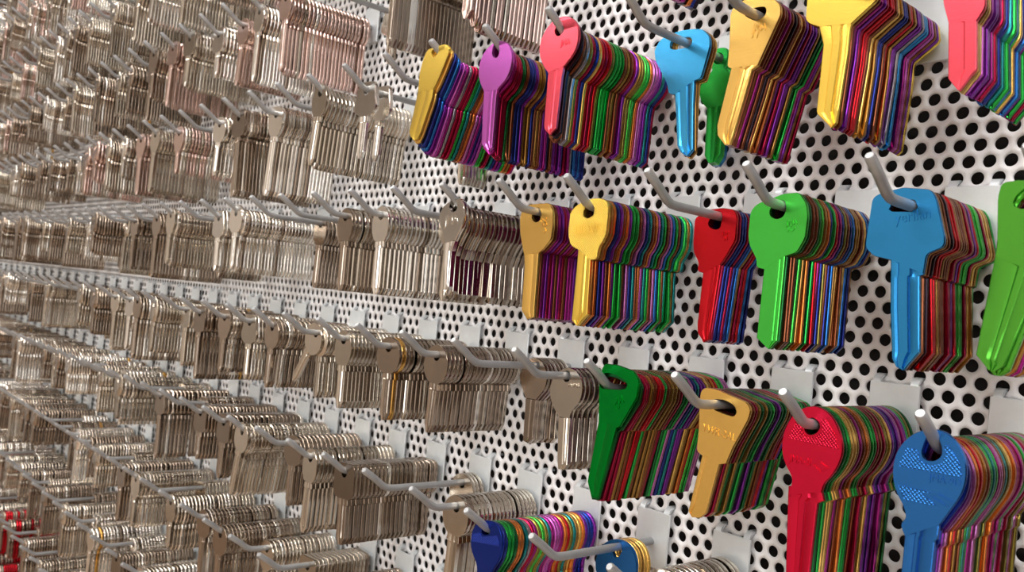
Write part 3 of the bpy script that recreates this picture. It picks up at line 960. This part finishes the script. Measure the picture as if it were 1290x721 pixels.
for (k, i) in HOOKS + EXTRA:
    if (k, i) in used_hooks: continue
    extra = (k, i) in EXTRA
    X, Z = hook_xz(k, i)
    rnd = random.Random(k * 977 + i * 131 + 5)
    if (k, i) in PLAIN:
        spec = PLAIN[(k, i)]
        if spec is None: continue
    else:
        if i > -20:
            spec = (rnd.choice(KINDS), 52, -70, -10, 1)
        else:
            first = -rnd.choice([80, 78, 76, 72, 70, 66, 60, 50, 34])
            spec = (rnd.choice(KINDS), rnd.choice(LENS[:4]), first, -8, rnd.choice([0, 0, 1, 1, 2, 3 if k >= 2 else 1]))
    kd, L, y0, y1, tint = spec
    if (k == 3 and i > -8) or (extra and i > -12):
        pal = [rnd.choice(['bronze', 'brown', 'navy', 'crimson', 'purple', 'teal', 'magenta', 'dark green', 'black', 'orange']) for q in range(40)]
        y, n = -46.0 - (24 if extra else 0), 0
        while y < -9:
            add_key(kind='coloured', shape=LIB[(kd if extra else 'angular', 52, 0)], loc=(X, y, Z), roll=rnd.gauss(0, .008), col=pal[n], hook=(k, i), n=n, front=False,
                    name='top edge', data=None)
            n += 1
            y += 2.9
        continue
    lod = 0 if X > -330 else (1 if X > -760 else 2)
    near = LIB[(kd, L, lod)]
    y = max(y0, -84)
    n = 0
    step = rnd.choice([2.92, 2.95, 3.0, 3.1, 3.3, 3.6]) if X < -330 else rnd.choice([2.95, 3.05, 3.2, 3.5])
    lean = {(-1, -44): 0.2, (2, -35): 0.1, (2, -47): 0.09}.get((k, i), rnd.gauss(0, 0.03))
    hb = project(X, -76, Z)
    hook_red = hb[0] < 22 and hb[1] > 640
    syaw = rnd.uniform(-.05, .05)
    while y < y1:
        front = n == 0
        sh = LIB[(kd, L, 0)] if (front and X > -760) else (LIB[(kd, L, 1)] if front else near)
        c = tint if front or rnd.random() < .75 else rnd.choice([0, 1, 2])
        if (k, i) == (0, -23) and n == 1: c = 4  # second key coloured amber in place of a reflected glint
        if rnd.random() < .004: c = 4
        if hook_red: c = 5 if rnd.random() < .6 else 1
        roll = lean + rnd.gauss(0, 0.006)
        if (k, i) == (0, -35) and n == 0: roll = 0.62
        add_key(kind='silver', shape=sh, loc=(X + rnd.uniform(-.15, .15), y, Z + rod_z(y) + rnd.uniform(-.15, 0)), roll=roll, col=c, hook=(k, i), n=n,
                front=front, name=KN[kd], data=None, yaw=rnd.uniform(-.02, .08) if front else syaw * .5 + rnd.gauss(0, .006))
        n += 1
        y += 12.0 if (k, i) == (2, -29) else step * (1 + rnd.choice([0, 0, 0, 0, .1, .5 if rnd.random() < .3 else 0]))

# ------------------------------------------------------------------ build hooks
hook_score = []
for (k, i) in HOOKS:
    X, Z = hook_xz(k, i)
    a, b = project(X, -76, Z), project(X, -3, Z)
    hook_score.append((np.hypot(*(a - b)), k, i))
hook_score.sort(reverse=True)
SV, SF, SM = [], [], []
soff = 0


def hook_label(k, i):
    if (k, i) in used_hooks:
        return 'galvanised steel peg hook carrying the %s and its stack' % used_hooks[(k, i)]['desc']
    w = where(k, i)
    w = w[5:] if w.startswith('hook ') else w
    if k in REF:
        n = (REF[k][0] - i) // 6
        if n < 0:
            return 'galvanised peg hook at the bottom edge, %s right of the deep blue key' % ordinal((i + 2) // 6)
        return 'galvanised peg hook, %s to the left of %s in its row' % (ordinal(n), REF[k][1])
    top = max(j for (kk, j) in HOOKS if kk == k)
    rows, side = (k - 2, 'above the slim yellow key') if k > 2 else (-1 - k, 'below the cobalt key')
    return 'galvanised peg hook, %s from the right, %s row%s %s' % (ordinal((top - i) // 6 + 1), NUM[rows], '' if rows == 1 else 's', side)


for rank, (s, k, i) in enumerate(hook_score + [(0, a, b) for a, b in EXTRA]):
    X, Z = hook_xz(k, i)
    if rank < 300 and s > 0:
        e = bpy.data.objects.new('peg_hook', None)
        e.empty_display_size = 0.01
        COL.objects.link(e)
        e.location = (X * MM, 0, Z * MM)
        tag(e, hook_label(k, i), 'hook', 'peg hooks on the perforated wall')
        link('rod', ROD_HI if X > -500 else ROD_LO, e)
        link('plate', PLATE, e)
        for sx in (-1, 1):
            o = link('prong', PRONG, e)
            o.location = (sx * P * MM, 0, 0)
    else:
        for me, off, mi in ((ROD_LO, 0, 0), (PLATE, 0, 1)):
            me.calc_loop_triangles()
            v = np.array([q.co[:] for q in me.vertices]) + np.array([X * MM, 0, Z * MM])
            t = np.array([q.vertices[:] for q in me.loop_triangles])
            SV.append(v); SF.append(t + soff); SM += [mi] * len(t)
            soff += len(v)
if SV:
    me = mesh_fast('far_hooks', np.concatenate(SV), np.concatenate(SF), SM)
    me.materials.append(M_ROD); me.materials.append(M_PLATE)
    tag(link('peg_hook_rows', me), 'distant galvanised peg hooks crowded at the far left end', 'hooks', kind='stuff')

# ------------------------------------------------------------------ build keys


def text_mesh(name, body, a, b, y, shape_t):
    """raised lettering along the baseline a -> b (local mm) on the face of a bow"""
    cu = bpy.data.curves.new(name, 'FONT')
    cu.body = body
    cu.size = 1
    cu.extrude = 0.02
    cu.resolution_u = 2
    tmp = bpy.data.objects.new(name, cu)
    COL.objects.link(tmp)
    dg = bpy.context.evaluated_depsgraph_get()
    me = bpy.data.meshes.new_from_object(tmp.evaluated_get(dg))
    bpy.data.objects.remove(tmp)
    a, b = np.array(a), np.array(b)
    xs = [v.co.x for v in me.vertices]
    w = max(xs) - min(xs)
    ax = (b - a) / w
    L = np.linalg.norm(ax)
    up = np.array([-ax[1], ax[0]])
    for v in me.vertices:
        p = a + ax * (v.co.x - min(xs)) + up * v.co.y * 1.15
        v.co = (p[0] * MM, (y - (0.26 if v.co.z > 0 else -0.05)) * MM, p[1] * MM)
    return me


def flat_poly(name, pts, y, h):
    V, F = plate_geo(pts, None, h, min(0.08, h / 3))
    V = [(v[0], v[1] + y, v[2]) for v in V]
    return mesh_np(name, np.array(V) * MM, F)


def ring_poly(name, pts, w, y, h):
    """a raised outline (frame) along a polygon"""
    o = [np.array(p) for p in pts]
    ii = inset(o, w)
    n = len(o)
    V = [(p[0], y - h, p[1]) for p in o] + [(p[0], y - h, p[1]) for p in ii] + [(p[0], y + .02, p[1]) for p in o] + [(p[0], y + .02, p[1]) for p in ii]
    F = []
    for a in range(n):
        b = (a + 1) % n
        F += [(a, b, n + b, n + a), (a, 2 * n + a, 2 * n + b, b), (n + a, n + b, 3 * n + b, 3 * n + a), (2 * n + a, 3 * n + a, 3 * n + b, 2 * n + b)]
    return mesh_np(name, np.array(V) * MM, F)


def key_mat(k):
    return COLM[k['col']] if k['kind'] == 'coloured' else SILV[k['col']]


TINT = ['silver', 'dull silver', 'bright silver', 'rosy silver']


def key_label(k):
    kk, i = k['hook']
    d = k['data']
    if d is not None:
        if k['front']: return k['name']
        c = k['col'] if k['kind'] == 'coloured' else 'silver'
        return '%s key, %s behind the %s on the same hook' % (c, ordinal(k['n']), d['desc'])
    kind = k['name']
    if kind == 'top edge':
        return '%s key, %s in stack cut by top edge above %s key' % (k['col'], ordinal(k['n'] + 1), 'coral' if i < -5 else ('sky blue' if i < 1 else 'broad gold'))
    if kk in REF:
        n = (REF[kk][0] - i) // 6
        if n < 0:
            return ('%s silver key at the bottom edge right of the blue key' % kind) if k['front'] else '%s silver key, %s of the stack at the bottom edge' % (kind, ordinal(k['n'] + 1))
        if k['front']:
            return '%s silver key fronting the %s hook left of %s' % (kind, ordinal(n), REF[kk][1])
        return '%s silver key, %s on the %s hook left of %s' % (kind, ordinal(k['n'] + 1), ordinal(n), REF[kk][1])
    top = max(j for (q, j) in HOOKS if q == kk)
    rows, side = (kk - 2, 'above slim yellow key') if kk > 2 else (-1 - kk, 'below cobalt key')
    rw = 'one row' if rows == 1 else NUM[rows] + ' rows'
    lead = '' if k['front'] else ', %s' % ordinal(k['n'] + 1)
    return '%s silver key%s on %s hook from right, %s %s' % (kind, lead, ordinal((top - i) // 6 + 1), rw, side)


def group_of(k):
    return 'anodised coloured keys on hooks' if k['kind'] == 'coloured' else 'plain silver keys on hooks'


def emit_key(k):
    sh = k['shape']
    m = key_mat(k)
    x, y, z = k['loc']
    nm = 'coloured_key' if k['kind'] == 'coloured' else 'silver_key'
    parts = k['front'] and hasattr(sh, 'bow')
    if parts:
        o = bpy.data.objects.new(nm, None)
        o.empty_display_size = 0.01
        COL.objects.link(o)
        bow = link('bow', sh.bow, o, m)
        link('blade', sh.blade, o, m)
        d = k['data']
        if d is not None and k['n'] == 0:
            un = DETAILS[d['id']]['un']
            ys = -sh.t / 2
            for body, a, b in d.get('text', ()):
                pa, pb = un([a, b])
                link('lettering', text_mesh('lettering', body, pa, pb, ys, sh.t), bow, m)
            if 'emblem' in d:
                pts = un(d['emblem'])
                link('emblem', ring_poly('emblem', pts, 0.35, ys, 0.2), bow, m)
                link('emblem', ring_poly('emblem', inset(pts, 0.9) if area2(pts) else pts, 0.3, ys, 0.2), bow, m)
            for pp in d.get('panels', ()):
                link('knurled_panel', flat_poly('knurled_panel', un(pp), ys - 0.05, 0.3), bow, knurl('knurled_' + d['id'], d['col']))
            if 'box' in d:
                link('lettering_frame', ring_poly('lettering_frame', un(d['box']), 0.3, ys, 0.15), bow, m)
            if d.get('knurl'):
                bow.material_slots[0].material = knurl('knurled_' + d['id'], d['col'])
    else:
        o = link(nm, sh.full, None, m)
    o.location = (x * MM, y * MM, z * MM)
    o.rotation_euler = (0, k['roll'], k.get('yaw', 0))
    lab = key_label(k)
    if k['kind'] == 'silver' and k['col'] in (4, 5): lab = lab.replace('silver key', 'key tinted as amber glint' if k['col'] == 4 else 'red key')
    tag(o, lab, 'key', group_of(k))


for kind in ('coloured', 'silver'):
    ks = sorted([k for k in KEYS if k['kind'] == kind], key=lambda q: -q['score'])
    print(kind, len(ks))
    for k in ks[:300]:
        emit_key(k)
    rest = ks[300:]
    if not rest: continue
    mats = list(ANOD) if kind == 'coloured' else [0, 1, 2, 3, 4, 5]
    V, T, MI = [], [], []
    off = 0
    for k in rest:
        sh = k['shape']
        c, s = math.cos(k['roll']), math.sin(k['roll'])
        cy, sy = math.cos(k.get('yaw', 0)), math.sin(k.get('yaw', 0))
        rv = sh.tv @ np.array([[c, 0, s], [0, 1, 0], [-s, 0, c]]).T @ np.array([[cy, -sy, 0], [sy, cy, 0], [0, 0, 1]]).T + np.array(k['loc']) * MM
        V.append(rv); T.append(sh.tt + off)
        MI += [mats.index(k['col'])] * len(sh.tt)
        off += len(rv)
    me = mesh_fast('keys_' + kind, np.concatenate(V), np.concatenate(T), MI)
    print('stuff tris', len(MI))
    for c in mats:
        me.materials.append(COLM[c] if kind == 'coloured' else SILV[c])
    o = link('coloured_key_rest' if kind == 'coloured' else 'silver_key_rest', me)
    tag(o, 'remaining coloured keys packed deep in the stacks near the panel' if kind == 'coloured' else 'remaining plain silver keys crowded over the left half of the wall',
        'keys', kind='stuff')
print('panel quads', len(pf), 'hooks', len(HOOKS))
